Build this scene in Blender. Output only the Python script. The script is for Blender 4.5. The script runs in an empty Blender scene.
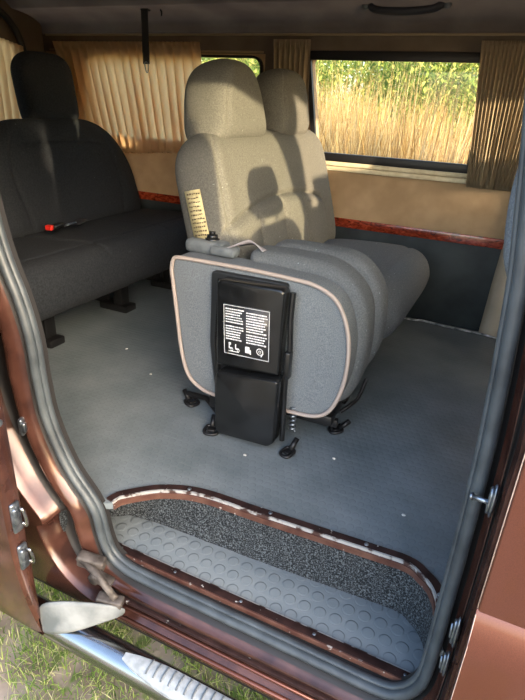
import bpy, bmesh, math, random
from mathutils import Vector, Matrix, Euler
random.seed(7)
S = bpy.context.scene
C = S.collection
R_ = math.radians
PI = math.pi

# ------------------------------------------------------------ camera, light, exposure
cam_d = bpy.data.cameras.new('camera'); cam = bpy.data.objects.new('camera', cam_d); C.objects.link(cam)
cr, cu, cf = Vector((0.901, 0.432, 0.047)), Vector((-0.221, 0.362, 0.906)), Vector((-0.375, 0.826, -0.421))
cf.normalize(); cr = (cr - cf*cr.dot(cf)).normalized(); cu = cr.cross(cf)
M = Matrix(((cr.x, cu.x, -cf.x, 0), (cr.y, cu.y, -cf.y, 0), (cr.z, cu.z, -cf.z, 0), (0, 0, 0, 1)))
M.translation = Vector((0, 0, 1.0))
cam.matrix_world = M
cam_d.sensor_fit = 'VERTICAL'; cam_d.sensor_height = 24; cam_d.lens = 534.23/700*24
cam_d.clip_start = 0.02
S.camera = cam

SUN_DIR = Vector((-1.7, 1.0, -0.256)).normalized()        # direction the sunlight travels
w = bpy.data.worlds.new('sky'); S.world = w; w.use_nodes = True
nt = w.node_tree; nt.nodes.clear()
sky = nt.nodes.new('ShaderNodeTexSky'); sky.sky_type = 'NISHITA'; sky.sun_disc = False
sky.sun_elevation = R_(22); sky.sun_rotation = math.atan2(1.7, -1.0); sky.air_density = 1.0; sky.dust_density = 4.0; sky.altitude = 100
bgn = nt.nodes.new('ShaderNodeBackground'); bgn.inputs['Strength'].default_value = 0.72
wo = nt.nodes.new('ShaderNodeOutputWorld')
nt.links.new(sky.outputs[0], bgn.inputs[0]); nt.links.new(bgn.outputs[0], wo.inputs[0])
sd = bpy.data.lights.new('sun', 'SUN'); sd.energy = 9.5; sd.angle = R_(0.8); sd.color = (1.0, 0.78, 0.50)
sun = bpy.data.objects.new('sun', sd); C.objects.link(sun)
sun.rotation_euler = SUN_DIR.to_track_quat('-Z', 'Y').to_euler()
S.view_settings.view_transform = 'Standard'
try: S.view_settings.look = 'None'
except Exception: pass
S.view_settings.gamma = 1.0; S.view_settings.use_curve_mapping = False
S.view_settings.exposure = 0.75

# ------------------------------------------------------------ helpers
def tag(o, label=None, cat=None, group=None, kind=None):
    if label: o['label'] = label
    if cat: o['category'] = cat
    if group: o['group'] = group
    if kind: o['kind'] = kind
    return o

def obj(name, bm, mats, parent=None, smooth=True, auto=None):
    me = bpy.data.meshes.new(name)
    bmesh.ops.recalc_face_normals(bm, faces=bm.faces[:])
    bm.to_mesh(me); bm.free()
    return link(name, me, mats, parent, smooth, auto)

def link(name, me, mats, parent=None, smooth=True, auto=40):
    if not isinstance(mats, (list, tuple)): mats = [mats]
    if len(me.materials) == 0:
        for m in mats: me.materials.append(m)
    for p in me.polygons: p.use_smooth = smooth
    if smooth and auto is not None:
        me.set_sharp_from_angle(angle=R_(auto))
    o = bpy.data.objects.new(name, me); C.objects.link(o)
    if parent: o.parent = parent
    return o

def empty(name, loc=(0, 0, 0)):
    o = bpy.data.objects.new(name, None); o.empty_display_size = .05; C.objects.link(o); o.location = loc
    return o

def child(o, root):
    """keep world placement of geometry written in world coordinates under a root that is not at the origin"""
    o.parent = root; o.matrix_parent_inverse = Matrix.Translation(root.location).inverted()
    return o

def mat(name, color=(.5, .5, .5), rough=.6, metal=0, spec=.5, **k):
    m = bpy.data.materials.new(name); m.use_nodes = True
    b = m.node_tree.nodes['Principled BSDF']
    b.inputs['Base Color'].default_value = (*color, 1); b.inputs['Roughness'].default_value = rough
    b.inputs['Metallic'].default_value = metal; b.inputs['Specular IOR Level'].default_value = spec
    for a, v in k.items(): b.inputs[a.replace('_', ' ')].default_value = v
    return m

def nodes(m): return m.node_tree.nodes, m.node_tree.links, m.node_tree.nodes['Principled BSDF']

def noise_mat(name, c1, c2, scale=20, rough=.8, bump=.0, bscale=None, detail=6, metal=0, lo=.35, hi=.65, stretch=(1, 1, 1), spec=.3, c3=None, fleck=400, flo=.62, **k):
    m = mat(name, c1, rough, metal, spec, **k)
    n, l, b = nodes(m)
    tc = n.new('ShaderNodeTexCoord'); mp = n.new('ShaderNodeMapping'); mp.inputs['Scale'].default_value = stretch
    l.new(tc.outputs['Object'], mp.inputs[0])
    t = n.new('ShaderNodeTexNoise'); t.inputs['Scale'].default_value = scale; t.inputs['Detail'].default_value = detail
    l.new(mp.outputs[0], t.inputs['Vector'])
    r = n.new('ShaderNodeValToRGB'); r.color_ramp.elements[0].position = lo; r.color_ramp.elements[1].position = hi
    r.color_ramp.elements[0].color = (*c1, 1); r.color_ramp.elements[1].color = (*c2, 1)
    l.new(t.outputs[0], r.inputs[0]); out = r.outputs[0]
    if c3:
        f = n.new('ShaderNodeTexNoise'); f.inputs['Scale'].default_value = fleck; f.inputs['Detail'].default_value = 2
        l.new(mp.outputs[0], f.inputs['Vector'])
        fr = n.new('ShaderNodeValToRGB'); fr.color_ramp.elements[0].position = flo; fr.color_ramp.elements[1].position = flo+.06
        l.new(f.outputs[0], fr.inputs[0])
        mx = n.new('ShaderNodeMixRGB'); l.new(fr.outputs[0], mx.inputs[0]); l.new(out, mx.inputs[1]); mx.inputs[2].default_value = (*c3, 1)
        out = mx.outputs[0]
    l.new(out, b.inputs['Base Color'])
    if bump:
        t2 = n.new('ShaderNodeTexNoise'); t2.inputs['Scale'].default_value = bscale or scale*3; t2.inputs['Detail'].default_value = 4
        l.new(mp.outputs[0], t2.inputs['Vector'])
        bp = n.new('ShaderNodeBump'); bp.inputs['Strength'].default_value = bump; bp.inputs['Distance'].default_value = .003
        l.new(t2.outputs[0], bp.inputs['Height']); l.new(bp.outputs[0], b.inputs['Normal'])
    return m

def rubber_mat(name, c1, c2, coin, rough=.42, ring=True, bump=.5):
    """rubber floor sheet with raised round coins and dusty scuffs"""
    m = mat(name, c1, rough, 0, .5); n, l, b = nodes(m)
    tc = n.new('ShaderNodeTexCoord')
    mp = n.new('ShaderNodeMapping'); mp.inputs['Scale'].default_value = (1/coin, 1/coin, 0.0); mp.inputs['Location'].default_value = (0, 0, .5)
    l.new(tc.outputs['Object'], mp.inputs[0])
    # brick-like offset grid of coins: frac of x shifted on alternate rows
    sx = n.new('ShaderNodeSeparateXYZ'); l.new(mp.outputs[0], sx.inputs[0])
    def mth(op, a, bb=None, c=None):
        q = n.new('ShaderNodeMath'); q.operation = op
        for i, v in enumerate((a, bb, c)):
            if v is None: continue
            if isinstance(v, (int, float)): q.inputs[i].default_value = v
            else: l.new(v, q.inputs[i])
        return q.outputs[0]
    fy = mth('FLOOR', sx.outputs[1]); sh = mth('MULTIPLY', mth('MODULO', mth('ABSOLUTE', fy), 2), .5)
    gx = mth('SUBTRACT', mth('FRACT', mth('ADD', sx.outputs[0], sh)), .5); gy = mth('SUBTRACT', mth('FRACT', sx.outputs[1]), .5)
    d = mth('SQRT', mth('ADD', mth('MULTIPLY', gx, gx), mth('MULTIPLY', gy, gy)))
    h = mth('SMOOTH_MIN', mth('MULTIPLY', mth('SUBTRACT', .40, d), 8), .6, .2)
    h = mth('MAXIMUM', h, 0)
    ns = n.new('ShaderNodeTexNoise'); ns.inputs['Scale'].default_value = 5; ns.inputs['Detail'].default_value = 9; ns.inputs['Roughness'].default_value = .65
    l.new(tc.outputs['Object'], ns.inputs['Vector'])
    r = n.new('ShaderNodeValToRGB'); r.color_ramp.elements[0].position = .35; r.color_ramp.elements[1].position = .7
    r.color_ramp.elements[0].color = (*c1, 1); r.color_ramp.elements[1].color = (*c2, 1)
    l.new(ns.outputs[0], r.inputs[0])
    # pale scuffs
    mp2 = n.new('ShaderNodeMapping'); mp2.inputs['Rotation'].default_value = (0, 0, .5); mp2.inputs['Scale'].default_value = (3, 26, 1)
    l.new(tc.outputs['Object'], mp2.inputs[0])
    n2 = n.new('ShaderNodeTexNoise'); n2.inputs['Scale'].default_value = 3; n2.inputs['Detail'].default_value = 8; n2.inputs['Roughness'].default_value = .7
    l.new(mp2.outputs[0], n2.inputs['Vector'])
    r2 = n.new('ShaderNodeValToRGB'); r2.color_ramp.elements[0].position = .60; r2.color_ramp.elements[1].position = .78
    l.new(n2.outputs[0], r2.inputs[0])
    mx = n.new('ShaderNodeMixRGB'); l.new(mth('MULTIPLY', r2.outputs[0], .5), mx.inputs[0]); l.new(r.outputs[0], mx.inputs[1]); mx.inputs[2].default_value = (.42, .44, .42, 1)
    cm = n.new('ShaderNodeMixRGB'); cm.blend_type = 'MULTIPLY'; l.new(mth('MULTIPLY', mth('MULTIPLY', h, mth('SUBTRACT', .62, h)), 6.5), cm.inputs[0]); l.new(mx.outputs[0], cm.inputs[1]); cm.inputs[2].default_value = (.62, .64, .66, 1)  # coin rims darkened in the colour, standing in for shade on their relief
    l.new(cm.outputs[0], b.inputs['Base Color'])
    rr = n.new('ShaderNodeMapRange'); rr.inputs['To Min'].default_value = rough-.08; rr.inputs['To Max'].default_value = rough+.2
    l.new(ns.outputs[0], rr.inputs[0]); l.new(rr.outputs[0], b.inputs['Roughness'])
    bp = n.new('ShaderNodeBump'); bp.inputs['Strength'].default_value = bump; bp.inputs['Distance'].default_value = .0018
    l.new(h, bp.inputs['Height']); l.new(bp.outputs[0], b.inputs['Normal'])
    return m

def cloth_mat(name, c, trans, tw=.5):
    m = mat(name, c, .9, 0, .2); n, l, b = nodes(m)
    tr = n.new('ShaderNodeBsdfTranslucent'); tr.inputs[0].default_value = (*trans, 1)
    mx = n.new('ShaderNodeMixShader'); mx.inputs[0].default_value = tw
    o = n['Material Output']; l.new(b.outputs[0], mx.inputs[1]); l.new(tr.outputs[0], mx.inputs[2]); l.new(mx.outputs[0], o.inputs[0])
    return m

def glass_mat(name, tint=(.93, .95, .92)):
    m = bpy.data.materials.new(name); m.use_nodes = True; n = m.node_tree.nodes; l = m.node_tree.links; n.clear()
    t = n.new('ShaderNodeBsdfTransparent'); t.inputs[0].default_value = (*tint, 1)
    g = n.new('ShaderNodeBsdfGlossy'); g.inputs['Roughness'].default_value = .02
    lw = n.new('ShaderNodeLayerWeight'); lw.inputs[0].default_value = .5; pw = n.new('ShaderNodeMath'); pw.operation = 'POWER'; pw.inputs[1].default_value = 4; l.new(lw.outputs['Facing'], pw.inputs[0]); f = n.new('ShaderNodeMath'); f.operation = 'MULTIPLY_ADD'; f.inputs[1].default_value = .6; f.inputs[2].default_value = .03; l.new(pw.outputs[0], f.inputs[0])
    x = n.new('ShaderNodeMixShader'); o = n.new('ShaderNodeOutputMaterial')
    l.new(f.outputs[0], x.inputs[0]); l.new(t.outputs[0], x.inputs[1]); l.new(g.outputs[0], x.inputs[2]); l.new(x.outputs[0], o.inputs[0])
    return m

# ---- mesh builders
def add_box(bm, c, s, bev=0, rot=None, seg=2):
    g = bmesh.ops.create_cube(bm, size=1)
    vs = g['verts']
    bmesh.ops.scale(bm, vec=Vector(s), verts=vs)
    if bev:
        es = {e for v in vs for e in v.link_edges}
        r = bmesh.ops.bevel(bm, geom=list(es), offset=min(bev, min(s)*.49), segments=seg, affect='EDGES', profile=.5)
        vs = list({v for f in r['faces'] for v in f.verts} | {v for v in vs if v.is_valid})
    if rot is not None: bmesh.ops.rotate(bm, cent=(0, 0, 0), matrix=Euler(rot).to_matrix(), verts=vs)
    bmesh.ops.translate(bm, vec=Vector(c), verts=vs)
    return vs

def box(name, c, s, m, parent=None, bev=.004, rot=None):
    bm = bmesh.new(); add_box(bm, c, s, bev, rot); return obj(name, bm, m, parent, True, 40)

def catmull(pts, n, closed=False):
    P = [Vector(p) for p in pts]; N = len(P); out = []
    segs = N if closed else N-1
    for i in range(segs):
        if closed: p0, p1, p2, p3 = P[(i-1) % N], P[i], P[(i+1) % N], P[(i+2) % N]
        else: p0, p1, p2, p3 = P[max(i-1, 0)], P[i], P[i+1], P[min(i+2, N-1)]
        for k in range(n):
            t = k/n
            out.append(.5*((2*p1)+(-p0+p2)*t+(2*p0-5*p1+4*p2-p3)*t*t+(-p0+3*p1-3*p2+p3)*t**3))
    if not closed: out.append(P[-1])
    return out

def add_tube(bm, pts, r, seg=10, closed=False, cap=True, flat=None):
    """tube along 3D points; r a number or list; flat=(a,b) elliptic scale"""
    P = [Vector(p) for p in pts]; N = len(P); rings = []
    up = None
    for i, p in enumerate(P):
        if closed: t = (P[(i+1) % N]-P[i-1]).normalized()
        else: t = (P[min(i+1, N-1)]-P[max(i-1, 0)]).normalized()
        if up is None:
            up = Vector((0, 0, 1)) if abs(t.z) < .9 else Vector((0, 1, 0))
        u = (up - t*up.dot(t)).normalized(); v = t.cross(u); up = u
        rr = r[i] if isinstance(r, (list, tuple)) else r
        fa, fb = flat or (1, 1)
        rings.append([bm.verts.new(p+u*math.cos(2*PI*k/seg)*rr*fa+v*math.sin(2*PI*k/seg)*rr*fb) for k in range(seg)])
    M_ = N if closed else N-1
    for i in range(M_):
        a, b = rings[i], rings[(i+1) % N]
        off = 0
        if closed and i == N-1:   # match ring rotation
            off = min(range(seg), key=lambda o: sum((a[k].co-b[(k+o) % seg].co).length for k in range(seg)))
        for k in range(seg):
            bm.faces.new((a[k], a[(k+1) % seg], b[(k+1+off) % seg], b[(k+off) % seg]))
    if cap and not closed:
        bm.faces.new(rings[0]); bm.faces.new(rings[-1][::-1])

def tube(name, pts, r, m, parent=None, seg=10, closed=False, flat=None):
    bm = bmesh.new(); add_tube(bm, pts, r, seg, closed, True, flat); return obj(name, bm, m, parent, True, 50)

def plate(name, outer, holes, m, T, th=.02, bev=0, parent=None):
    """flat plate with rounded holes; outline (u,v) filled, extruded, then placed by matrix T"""
    cu_ = bpy.data.curves.new('tmp', 'CURVE'); cu_.dimensions = '2D'; cu_.fill_mode = 'BOTH'
    cu_.extrude = th/2; cu_.bevel_depth = bev; cu_.bevel_resolution = 2
    if bev: cu_.offset = -bev; cu_.extrude = max(th/2-bev, 0)
    for poly in [outer]+holes:
        s = cu_.splines.new('POLY'); s.points.add(len(poly)-1); s.use_cyclic_u = True
        for i, p in enumerate(poly): s.points[i].co = (p[0], p[1], 0, 1)
    to = bpy.data.objects.new('tmp', cu_); C.objects.link(to)
    dg = bpy.context.evaluated_depsgraph_get()
    me = bpy.data.meshes.new_from_object(to.evaluated_get(dg)); me.name = name
    bpy.data.objects.remove(to); bpy.data.curves.remove(cu_)
    me.transform(T); me.materials.clear()
    bm = bmesh.new(); bm.from_mesh(me); bmesh.ops.remove_doubles(bm, verts=bm.verts, dist=1e-5); bmesh.ops.recalc_face_normals(bm, faces=bm.faces[:]); bm.to_mesh(me); bm.free()
    return link(name, me, m, parent, True, 30)

XZ = lambda y: Matrix(((1, 0, 0, 0), (0, 0, 1, y), (0, 1, 0, 0), (0, 0, 0, 1)))   # (u,v) -> (x, y, z=v)
YZ = lambda x: Matrix(((0, 0, 1, x), (1, 0, 0, 0), (0, 1, 0, 0), (0, 0, 0, 1)))   # (u,v) -> (y=u, z=v)
XY = lambda z: Matrix.Translation((0, 0, z))

def rrect(x0, z0, x1, z1, r, n=6):
    """rounded quad; x0/x1 may be (bottom, top) pairs"""
    xa = x0 if isinstance(x0, tuple) else (x0, x0); xb = x1 if isinstance(x1, tuple) else (x1, x1)
    P = [Vector((xa[0], z0)), Vector((xb[0], z0)), Vector((xb[1], z1)), Vector((xa[1], z1))]
    return rpoly(P, r, n)

def rpoly(P, r, n=6):
    P = [Vector(p) for p in P]; out = []; N = len(P)
    for i in range(N):
        a, b, c = P[i-1], P[i], P[(i+1) % N]; ri = r[i] if isinstance(r, (list, tuple)) else r
        ri = min(ri, (a-b).length*.49, (c-b).length*.49)
        p = b+(a-b).normalized()*ri; q = b+(c-b).normalized()*ri
        for k in range(n+1):
            t = k/n; out.append(p*(1-t)**2+b*2*t*(1-t)+q*t*t)
    return out

def pillow(name, outline, T, d0, d1, rnd, m, parent=None, bulge=0.0, n=6, fn=None):
    """outline (2D) swept from depth d0 to d1 with rounded rims and a slightly crowned front at d1"""
    P = [Vector(p) for p in outline]; N = len(P)
    area = sum(P[i].x*P[(i+1) % N].y-P[(i+1) % N].x*P[i].y for i in range(N))
    if area < 0: P = P[::-1]
    nr = []
    for i in range(N):
        t = (P[(i+1) % N]-P[i-1]).normalized(); nr.append(Vector((t.y, -t.x)))
    cen = sum(P, Vector((0, 0)))/N
    sg = 1 if d1 > d0 else -1
    prof = []
    for k in range(n+1):
        a = PI/2*k/n; prof.append((rnd*(1-math.sin(a)), d0+sg*rnd*(1-math.cos(a))))
    prof = prof[::1]
    back = [(rnd*(1-math.sin(PI/2*k/n)), d0+sg*rnd*(1-math.cos(PI/2*(k)/n))) for k in range(n+1)]
    front = [(rnd*(1-math.cos(PI/2*k/n)), d1-sg*rnd*(1-math.sin(PI/2*k/n))) for k in range(n+1)]
    prof = back+front
    bm = bmesh.new(); rings = []
    def mk(q, d):
        v = Vector((q.x, q.y, d))
        if fn: v = fn(v)
        return bm.verts.new(T @ v)
    for ins, d in prof: rings.append([mk(P[i]-nr[i]*ins, d) for i in range(N)])
    for f in (.85, .6, .35, .12):
        e = sg*bulge*(1-f*f)
        rings.append([mk(cen+(P[i]-nr[i]*rnd-cen)*f, d1+e) for i in range(N)])
    for a, b in zip(rings, rings[1:]):
        for k in range(N): bm.faces.new((a[k], a[(k+1) % N], b[(k+1) % N], b[k]))
    bm.faces.new(rings[0]); bm.faces.new(rings[-1])
    return obj(name, bm, m, parent, True, 50)

def pad(name, hw, hh, dep, T, m, parent=None, rt=.1, rb=.05, p=4, q=6, nu=44, nv=44, front=None, side=None):
    """upholstered pad. local x = width, z = height, y = depth (+ = front). front(s,t) adds depth, side(t) scales width"""
    bm = bmesh.new()
    def W(t):
        z = t*hh
        if z > hh-rt: k = (z-(hh-rt))/rt; w_ = hw-rt*(1-math.sqrt(max(0, 1-k*k)))
        elif z < -hh+rb: k = (-hh+rb-z)/rb; w_ = hw-rb*(1-math.sqrt(max(0, 1-k*k)))
        else: w_ = hw
        return w_*(side(t) if side else 1)
    grid = {}
    for face in (1, -1):
        for i in range(nu+1):
            s = math.sin(PI/2*(2*i/nu-1))
            for j in range(nv+1):
                t = math.sin(PI/2*(2*j/nv-1))
                edge = i in (0, nu) or j in (0, nv)
                if face == -1 and edge: grid[face, i, j] = grid[1, i, j]; continue
                E = 0 if edge else (max(0, 1-abs(s)**p))**(1/2.2)*(max(0, 1-abs(t)**q))**(1/2.2)
                y = dep*E*face
                if face == 1 and front and not edge: y += front(s, t)*E
                grid[face, i, j] = bm.verts.new(T @ Vector((s*W(t), y, t*hh)))
    for face in (1, -1):
        for i in range(nu):
            for j in range(nv):
                a, b, c, d = grid[face, i, j], grid[face, i+1, j], grid[face, i+1, j+1], grid[face, i, j+1]
                bm.faces.new((a, b, c, d) if face == 1 else (d, c, b, a))
    return obj(name, bm, m, parent, True, 70)

def frame_T(loc, lean=0, yaw=0):
    """upright pad facing +X: local x -> world Y, depth -> +X, z -> up leaning back by `lean`"""
    cl, sl = math.cos(lean), math.sin(lean)
    A = Matrix(((0, cl, -sl, 0), (1, 0, 0, 0), (0, sl, cl, 0), (0, 0, 0, 1)))
    return Matrix.Translation(loc) @ Matrix.Rotation(yaw, 4, 'Z') @ A
def flat_T(loc, tilt=0, yaw=0):
    """lying pad: local x -> world Y, depth -> up, local z -> +X (front), front raised by tilt"""
    ct, st = math.cos(tilt), math.sin(tilt)
    A = Matrix(((0, -st, ct, 0), (1, 0, 0, 0), (0, ct, st, 0), (0, 0, 0, 1)))
    return Matrix.Translation(loc) @ Matrix.Rotation(yaw, 4, 'Z') @ A

def dot_groove(v, c, w_, d):   # smooth groove profile
    k = (v-c)/w_
    return -d*math.exp(-k*k)

# ------------------------------------------------------------ materials
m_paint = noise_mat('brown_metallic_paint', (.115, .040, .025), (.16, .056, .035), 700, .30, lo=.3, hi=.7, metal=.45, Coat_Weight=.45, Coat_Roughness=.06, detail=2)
m_paint_dull = noise_mat('dark_brown_paint', (.040, .016, .012), (.105, .045, .032), 14, .22, metal=.3, detail=9, Coat_Weight=.5, Coat_Roughness=.12)  # darker copy of the body paint, for jamb, skin and sliding door
m_gap = mat('shadow_gap_black', (.012, .011, .011), .6)
m_seal = noise_mat('seal_rubber', (.030, .037, .043), (.058, .070, .078), 16, .45, stretch=(1, 1, 1), spec=.5)
m_floor = rubber_mat('rubber_floor', (.12, .145, .155), (.20, .225, .235), .024, .34, bump=.35)
m_step = rubber_mat('rubber_step', (.17, .20, .215), (.235, .26, .265), .042, .40, bump=1.0)
m_carpet = noise_mat('speckled_carpet', (.007, .009, .011), (.14, .16, .175), 260, .95, bump=.8, bscale=300, lo=.46, hi=.72, detail=3)
m_beige = noise_mat('beige_wall_cloth', (.40, .27, .155), (.50, .35, .21), 9, .9, bump=.3, bscale=220)
m_upper = noise_mat('taupe_upper_lining', (.115, .09, .07), (.15, .12, .093), 7, .85, bump=.2, bscale=200)
m_ceiling = noise_mat('taupe_headliner', (.13, .105, .085), (.17, .14, .11), 6, .9, bump=.2, bscale=240)
m_black_panel = noise_mat('black_side_panel', (.018, .024, .026), (.04, .05, .052), 6, .55, bump=.2, bscale=60, spec=.4)
m_frame = mat('black_window_rubber', (.008, .008, .010), .45)
m_sill = noise_mat('pale_sill_metal', (.62, .54, .38), (.72, .65, .48), 30, .45)
m_glass = glass_mat('window_glass')
m_curt = cloth_mat('gold_curtain', (.66, .52, .36), (1.0, .82, .58), .72)
m_curt_d = cloth_mat('olive_tan_curtain', (.33, .265, .18), (.46, .36, .23), .25)
m_fab = noise_mat('grey_seat_fabric', (.085, .095, .105), (.135, .145, .152), 240, .92, bump=.5, bscale=500, c3=(.26, .33, .36), fleck=120, flo=.70)
m_fab2 = noise_mat('grey_side_fabric', (.10, .115, .13), (.18, .20, .215), 330, .92, bump=.5, bscale=600)
m_fabw = noise_mat('sunlit_grey_fabric', (.082, .080, .071), (.132, .128, .113), 260, .92, bump=.5, bscale=500, c3=(.26, .28, .26), fleck=110, flo=.72)  # warm copy of the seat fabric, tan of the sunlight put into its colour
m_fabd = noise_mat('shaded_seat_fabric', (.012, .0145, .019), (.026, .030, .036), 160, .92, bump=.5, bscale=400, c3=(.10, .11, .12), fleck=60, flo=.74)  # seat fabric with the shade of the rear put into its colour
m_pipe = mat('beige_piping', (.33, .275, .245), .8)
m_plast = noise_mat('black_plastic', (.006, .0065, .007), (.011, .012, .013), 30, .24, spec=.5)
m_plast_r = mat('matt_black_recess', (.014, .016, .018), .5)
m_metal_b = mat('black_steel', (.012, .012, .013), .4, .3)
m_greyplast = noise_mat('grey_plastic', (.10, .115, .125), (.15, .165, .175), 40, .5)
m_chrome = noise_mat('polished_steel', (.30, .31, .31), (.42, .42, .42), 5, .22, metal=1.0, stretch=(1, 6, 6))
m_steel = noise_mat('zinc_latch', (.14, .16, .19), (.36, .40, .44), 60, .30, metal=.9)
m_silver = noise_mat('worn_silver_edge', (.07, .04, .035), (.45, .45, .44), 30, .4, metal=.35, lo=.42, hi=.5, detail=8)
m_trim = noise_mat('dark_brown_trim', (.022, .012, .011), (.05, .026, .023), 30, .35, metal=.3, c3=(.6, .58, .55), fleck=50, flo=.70)
m_copper = noise_mat('copper_brown_lip', (.08, .034, .026), (.15, .075, .055), 20, .38, metal=.3, c3=(.5, .46, .42), fleck=60, flo=.68)
m_red = mat('red_plastic', (.75, .03, .02), .4)
m_white = mat('white_print', (.78, .78, .78), .6)
m_label = mat('label_black', (.03, .03, .032), .4)
m_yellow = noise_mat('yellowed_label', (.42, .36, .19), (.58, .50, .28), 60, .7)
m_ink = mat('dark_ink', (.12, .09, .05), .8)
m_flap = noise_mat('grey_rubber_flap', (.10, .11, .11), (.24, .25, .245), 12, .6, bump=.5, bscale=25)
m_web = mat('seat_belt_webbing', (.02, .02, .024), .7)
m_rail = mat('tan_rail', (.30, .23, .14), .5)
m_beigepil = noise_mat('beige_pillar_plastic', (.42, .36, .27), (.50, .43, .33), 10, .6)
m_strap = noise_mat('grey_purple_strap', (.22, .20, .22), (.36, .33, .35), 500, .85)
m_pebble = mat('pale_stone', (.6, .58, .54), .8)

def burl():
    m = mat('burl_wood', (.3, .05, .02), .22, 0, .5, Coat_Weight=.6); n, l, b = nodes(m)
    tc = n.new('ShaderNodeTexCoord'); mp = n.new('ShaderNodeMapping'); mp.inputs['Scale'].default_value = (14, 14, 30); l.new(tc.outputs['Object'], mp.inputs[0])
    t = n.new('ShaderNodeTexNoise'); t.inputs['Scale'].default_value = 1.6; t.inputs['Detail'].default_value = 7; t.inputs['Distortion'].default_value = 1.8; l.new(mp.outputs[0], t.inputs['Vector'])
    r = n.new('ShaderNodeValToRGB'); e = r.color_ramp.elements; e[0].position = .3; e[0].color = (.05, .008, .004, 1); e[1].position = .7; e[1].color = (.46, .085, .035, 1)
    x = e.new(.5); x.color = (.27, .035, .014, 1)
    l.new(t.outputs[0], r.inputs[0]); l.new(r.outputs[0], b.inputs['Base Color']); return m
m_burl = burl()
m_ground = noise_mat('dry_soil', (.20, .155, .12), (.36, .30, .24), 8, .95, bump=.9, bscale=40, detail=10, c3=(.14, .17, .06), fleck=14, flo=.55)

# ------------------------------------------------------------ ground and field
GZ = -.58
bm = bmesh.new(); bmesh.ops.create_grid(bm, x_segments=1, y_segments=1, size=40)
bmesh.ops.translate(bm, vec=(0, 12, GZ), verts=bm.verts)
tag(obj('ground', bm, m_ground, smooth=False), kind='structure')

def blades(name, spots, hts, wid, mats, lean=.25, seg=3, curl=.3):
    me = bpy.data.meshes.new(name); V = []; F = []; MI = []
    for (x, y), h in zip(spots, hts):
        a = random.uniform(0, 2*PI); dx, dy = math.cos(a), math.sin(a); la = random.uniform(0, 2*PI); L = random.uniform(0, lean)*h
        b0 = len(V); w0 = wid*random.uniform(.6, 1.3); mi = random.randrange(len(mats))
        for k in range(seg+1):
            t = k/seg; ww = w0*(1-t**2*.9)/2
            cx = x+math.cos(la)*L*t*(1-curl+curl*t*2); cy = y+math.sin(la)*L*t*(1-curl+curl*t*2); cz = GZ+h*t*(1-.25*(L/h)*t)
            V += [(cx-dx*ww, cy-dy*ww, cz), (cx+dx*ww, cy+dy*ww, cz)]
        for k in range(seg): F.append((b0+2*k, b0+2*k+1, b0+2*k+3, b0+2*k+2)); MI.append(mi)
    me.from_pydata(V, [], F); me.update()
    for m in mats: me.materials.append(m)
    for i, p in enumerate(me.polygons): p.material_index = MI[i]
    o = bpy.data.objects.new(name, me); C.objects.link(o); return o

def leafm(name, c, tw=.35, tr=None):
    return cloth_mat(name, c, tr or tuple(min(1, q*1.5) for q in c), tw)
straw = [leafm('straw_pale', (.35, .255, .12)), leafm('straw_gold', (.30, .19, .07)), leafm('straw_tan', (.22, .135, .06)), leafm('straw_buff', (.42, .335, .19))]
green = [leafm('leaf_green', (.17, .24, .06), .5), leafm('leaf_yellow_green', (.30, .34, .10), .5), leafm('leaf_dark', (.11, .17, .05), .5), leafm('leaf_olive', (.38, .35, .13), .5)]
lawn = [leafm('lawn_green', (.20, .30, .06), .4), leafm('lawn_lime', (.36, .44, .12), .4), leafm('lawn_dry', (.52, .48, .26), .3), leafm('lawn_dark', (.10, .17, .04), .4)]

sp = []; ht = []
for i in range(26000):
    y = 3.9+4.6*random.random()**1.2; x = random.uniform(-.78*y, .12*y)
    sp.append((x, y)); ht.append(random.triangular(.75, 1.85, 1.15)+.03*(y-4)+.14*math.sin(x*2.1+y)+.1*math.sin(x*5.3))
tag(blades('dry_grass', sp, ht, .012, straw, .22, 4), 'tall dry golden grass growing beyond the van windows', 'grass', kind='stuff')
# green scrub behind the grass
def leaf_cloud(name, clumps, n, size, mats):
    V = []; F = []; MI = []
    for i in range(n):
        cx, cy, cz, rx, rz = random.choice(clumps)
        d = Vector((random.gauss(0, 1), random.gauss(0, 1), random.gauss(0, 1))).normalized()*random.random()**.45
        c = Vector((cx+d.x*rx, cy+d.y*rx, cz+d.z*rz)); s = size*random.uniform(.6, 1.4)
        e = Euler((random.uniform(0, 6.3), random.uniform(0, 6.3), random.uniform(0, 6.3))).to_matrix()
        b0 = len(V)
        for q in ((-1, 0, 0), (0, -.4, .1), (1, 0, 0), (0, .4, .1)): V.append(tuple(c+e @ Vector(q)*s))
        F.append((b0, b0+1, b0+2, b0+3)); MI.append(random.randrange(len(mats)))
    me = bpy.data.meshes.new(name); me.from_pydata(V, [], F); me.update()
    for m in mats: me.materials.append(m)
    for i, p in enumerate(me.polygons): p.material_index = MI[i]
    o = bpy.data.objects.new(name, me); C.objects.link(o); return o
def bush(name, clumps, n, label, size=.075):
    o = leaf_cloud(name, clumps, n, size, green)
    tag(o, label, 'bush')
    bm_ = bmesh.new(); x, y = clumps[0][0], clumps[0][1]
    for q in clumps[:4]: add_tube(bm_, [(x, y, GZ-.02), ((x+q[0])/2, (y+q[1])/2, (GZ+q[2])/2), q[:3]], [.03, .02, .01], 6)
    obj('stem', bm_, noise_mat('bark', (.10, .07, .05), (.2, .15, .1), 20), o)
rb_ = random.Random(3)
bush('tall_shade_bush', [(4.9+rb_.uniform(-.3, .3), -2.27-rb_.uniform(0, 2.9), rb_.uniform(-.3, 2.6), .45, .5) for i in range(70)], 52000, 'tall leafy bush added to block the sun beyond the van front, outside the picture', .11)  # added unseen bush that keeps the sun out of the side doorway
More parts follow.
